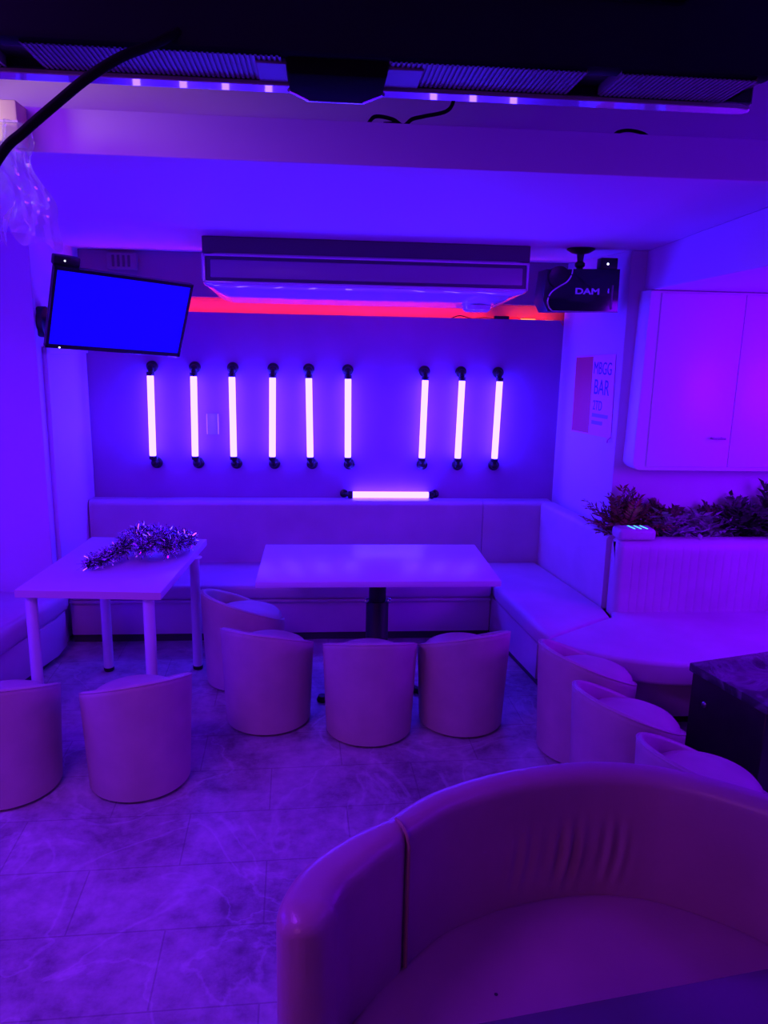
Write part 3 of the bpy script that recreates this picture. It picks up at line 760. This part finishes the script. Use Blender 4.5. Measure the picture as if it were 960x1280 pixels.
# ------------------------------------------------------------------ film-wrapped box at the left end of the beam
wb = thing('wrapped_box', 'cream box on the beam at the far left edge', 'box', (-.93, 2.50, 2.385))
b = B(); box(b, -.14, .075, -.05, .035, .0, .112, .006, 2); link('carton', b, mat('cream_card', (.95, .88, .42), .6), wb)
b = B(); box(b, -.142, .077, -.052, .034, .050, .058, .001, 1); link('tape', b, mat('tape', (.75, .70, .55), .3), wb)
def film(name, cx, cy, z0, z1, w0, w1, seed, label):
    rnd = random.Random(seed); t = B(); NU, NV = 40, 40; g = []
    ph = [rnd.uniform(0, 6.28) for _ in range(8)]
    for j in range(NV+1):
        v = j/NV; row = []
        for i in range(NU+1):
            u = i/NU*2-1; w = w0+(w1-w0)*v**.8
            x = cx+u*w+.012*math.sin(9*v+ph[0])+.02*v*math.sin(5*u+ph[1])
            y = cy+.022*math.sin(5*u+6*v+ph[2])+.018*math.sin(6*u-13*v+ph[3])+.010*abs(math.sin(11*v+9*u+ph[4]))+.007*math.sin(26*u+ph[6]+9*v)
            z = z0+(z1-z0)*v+.03*v*math.sin(6*u+ph[5])+.022*v*v*math.sin(13*u+ph[7])
            row.append(t.verts.new((x, y, z)))
        g.append(row)
    for j in range(NV):
        for i in range(NU): t.faces.new((g[j][i], g[j][i+1], g[j+1][i+1], g[j+1][i]))
    o = link(name, t, FILM, angle=25); return tag(o, label, 'plastic film')
film('plastic_film', -.89, 2.405, 2.43, 2.12, .05, .14, 3, 'crumpled clear plastic film hanging from the beam at the left edge')

# ------------------------------------------------------------------ tinsel on the white table
def tinsel():
    rnd = random.Random(5); t = B()
    ctrl = [(-1.145, 3.80, .725), (-1.09, 3.86, .74), (-1.03, 3.95, .755), (-.98, 4.02, .80), (-.93, 3.98, .815), (-.90, 3.90, .78), (-.86, 3.97, .81), (-.82, 4.06, .80), (-.79, 3.98, .765), (-.75, 4.06, .775), (-.71, 4.14, .765), (-.74, 4.2, .76), (-.86, 4.16, .80), (-.96, 4.16, .79), (-1.03, 4.1, .77), (-.93, 4.06, .84)]
    path = catmull(ctrl, 14)
    sweep_tube(t, path, .008, 6, mi=1)
    for k in range(9000):
        p = path[rnd.randrange(len(path))]
        d = Vector((rnd.gauss(0, 1), rnd.gauss(0, 1), rnd.gauss(.2, 1))).normalized(); L_ = rnd.uniform(.02, .068)
        s = d.cross(Vector((rnd.gauss(0, 1), rnd.gauss(0, 1), rnd.gauss(0, 1)))).normalized()*rnd.uniform(.0012, .0026)
        e = p+d*L_; mid = p+d*L_*.6+Vector((rnd.gauss(0, .006), rnd.gauss(0, .006), .004))
        if min(e.z, mid.z) < .703: continue
        v = [t.verts.new(q) for q in (p-s*.6, p+s*.6, mid+s, mid-s, e+s, e-s)]
        n = s.cross(d)*.25
        w = [t.verts.new(q+n) for q in (p-s*.6, p+s*.6, mid+s, mid-s, e+s, e-s)]
        for f in ((v[0], v[1], v[2], v[3]), (w[3], w[2], w[1], w[0])): t.faces.new(f).material_index = 1
        t.faces.new((v[3], v[2], v[4], v[5])); t.faces.new((w[5], w[4], w[2], w[3]))
    o = link('tinsel_garland', t, [TINS, TINS2], smooth=False, recalc=False)
    tag(o, 'heap of sparkling silver tinsel garland on the white table', 'tinsel')
tinsel()

# ------------------------------------------------------------------ glowing device on the booth's end
dv = thing('charger_block', 'rounded block with three glowing cyan bars on the booth backrest end', 'device', (1.765, 4.055, .798), .0)
b = B()
t = bmesh.new(); bmesh.ops.create_cube(t, size=1)
for v in t.verts: v.co = Vector((v.co.x*.215, v.co.y*.125, (v.co.z+.5)*.066))
bmesh.ops.bevel(t, geom=t.edges[:], offset=.022, segments=4, profile=.5, affect='EDGES'); merge(b, t); link('case', b, LEA, dv)
for k in range(3):
    b = B(); box(b, -.005, .005, -.044, .034, .0635, .068, .002, 1, M=Matrix.Translation((-.040+.036*k+.02, -.0, 0)) @ Matrix.Rotation(math.radians(8), 4, 'Z')); link('light_bar', b, CYAN, dv)

# ------------------------------------------------------------------ plants on the ledge
def frond_plant(name, label, loc, m, n, L, lean, leaf, seed, spread=PI, dirs=None, droop=.5, pairs=8, lw=.012):
    rnd = random.Random(seed); r = thing(name, label, 'plant', loc); s = B(); l = B()
    for k in range(n):
        a_ = (dirs[k % len(dirs)] if dirs else rnd.uniform(-spread, spread)); a_ += rnd.gauss(0, .15)
        ln = L*rnd.uniform(.7, 1.1); el = rnd.uniform(*lean); pts = []
        hx, hy = math.cos(a_), math.sin(a_)
        for i in range(9):
            q = i/8; e2 = el-droop*q*q
            pts.append(Vector((hx*math.cos(el)*ln*q, hy*math.cos(el)*ln*q, math.sin(el)*ln*q-droop*.5*ln*q*q)))
        # keep inside the gap between wall and backrest
        for p in pts:
            p.y = max(-.29 if p.z > .07 else -.10, min(.09, p.y))
        sweep_tube(s, pts, [.0028*(1-.7*i/8) for i in range(9)], 5)
        for i in range(pairs):
            q = .15+.85*i/(pairs-1); idx = q*8; i0 = min(7, int(idx)); p = pts[i0].lerp(pts[i0+1], idx-i0)
            tg = (pts[i0+1]-pts[i0]).normalized(); u, v = frame_from(tg)
            for sg in (-1, 1):
                dd = (u*sg*(.85)+tg*.65+v*rnd.gauss(0, .25)).normalized(); ll = leaf*(1-.55*abs(q-.45))*rnd.uniform(.8, 1.15)
                sd = dd.cross(v).normalized()*lw*ll/leaf; up = v*ll*.10
                A0, A1, A2, A3, A4 = p, p+dd*ll*.4+sd+up*.3, p+dd*ll, p+dd*ll*.4-sd+up*.3, p+dd*ll*.45+up
                for P in (A1, A2, A3, A4): P.y = min(.10, P.y)
                vs = [l.verts.new(P) for P in (A0, A1, A2, A3, A4)]
                for tri in ((0, 1, 4), (1, 2, 4), (2, 3, 4), (3, 0, 4)): l.faces.new([vs[z] for z in tri])
    link('stems', s, STEM, r); link('leaves', l, m, r, smooth=False)
    return r
PZ = .74; PY = 4.27
frond_plant('fern_plant', 'feathery reddish brown fern at the left end of the plant ledge', (1.80, PY, PZ), FERN, 40, .34, (.35, 1.5), .075, 11, droop=.40, pairs=13, lw=.011)
frond_plant('leafy_plant', 'pale silvery leaved plant beside the glowing block', (2.04, PY-.02, PZ), SILV, 20, .24, (.35, 1.15), .10, 12, dirs=[-1.6, -2.2, -.9, 0, 3.0, -1.2], droop=.45, pairs=6, lw=.020)
frond_plant('leafy_plant', 'dark maroon bushy plant behind the silvery leaves', (2.07, PY+.05, PZ), MAR, 26, .24, (.6, 1.5), .075, 13, droop=.3, pairs=8, lw=.020)
frond_plant('leafy_plant', 'low grey leaved plant in the middle of the ledge', (2.26, PY-.02, PZ), SILV, 20, .23, (.4, 1.25), .09, 14, dirs=[-1.5, -2.4, -.6, .4, 2.8], droop=.45, pairs=7, lw=.017)
frond_plant('leafy_plant', 'dark plant spilling over the booth backrest top', (2.49, PY-.02, PZ), DKL, 34, .31, (.2, 1.4), .095, 15, droop=.6, pairs=8, lw=.022)
frond_plant('leafy_plant', 'dark maroon plant low between the grey and black leaves', (2.37, PY+.06, PZ), MAR, 22, .22, (.6, 1.5), .07, 16, droop=.3, pairs=7, lw=.020)
frond_plant('leafy_plant', 'tall dark plant at the right edge of the photo', (2.72, PY, PZ), DKL, 30, .37, (.4, 1.5), .09, 17, droop=.35, pairs=9, lw=.020)

# ------------------------------------------------------------------ lights
def area(name, loc, target, size, energy, col, sy=None, spread=180):
    l = bpy.data.lights.new(name, 'AREA'); l.energy = energy; l.color = col; l.size = size
    if sy: l.shape = 'RECTANGLE'; l.size_y = sy
    l.spread = math.radians(spread)
    o = bpy.data.objects.new(name, l); COL.objects.link(o); o.location = loc
    o.rotation_euler = (Vector(target)-Vector(loc)).to_track_quat('-Z', 'Y').to_euler()
    return o
area('room_lamp', (-1.3, 1.5, 2.7), (-.9, 2.2, 0), .9, 44, (.26, .022, 1.0), spread=150)
area('rear_lamp', (-1.6, -1.0, 2.3), (-.2, 2.6, .5), 1.2, 12, (.66, .11, .66))
area('side_fill', (2.7, 1.3, 2.6), (.5, 1.5, .5), .6, 14, (.12, .0, 1.0))  # unseen fill light added to brighten the curved sofa's arm and seat
area('left_lamp', (-2.8, 2.6, 1.3), (-.5, 3.4, 1.6), 1.2, 44, (.05, 0.0, 1.0))
area('booth_lamp', (3.1, 2.7, 1.5), (1.8, 4.2, 1.4), .8, 46, (.17, .0, 1.0))
sp_l = bpy.data.lights.new('warm_lamp', 'SPOT'); sp_l.energy = 3.6; sp_l.color = (1, .84, .38); sp_l.shadow_soft_size = .05
sp_l.spot_size = math.radians(90); sp_l.spot_blend = .8
o = bpy.data.objects.new('warm_lamp', sp_l); COL.objects.link(o); o.location = (-1.17, 2.27, 2.45)
o.rotation_euler = (Vector((-.93, 2.5, 2.43))-Vector(o.location)).to_track_quat('-Z', 'Y').to_euler()

w = bpy.data.worlds.new('world'); scene.world = w; w.use_nodes = True
w.node_tree.nodes['Background'].inputs[0].default_value = (.02, .0, .05, 1)
w.node_tree.nodes['Background'].inputs[1].default_value = .3

vs = scene.view_settings
vs.view_transform = 'Standard'; vs.look = 'None'; vs.exposure = 0; vs.gamma = 1; vs.use_curve_mapping = False
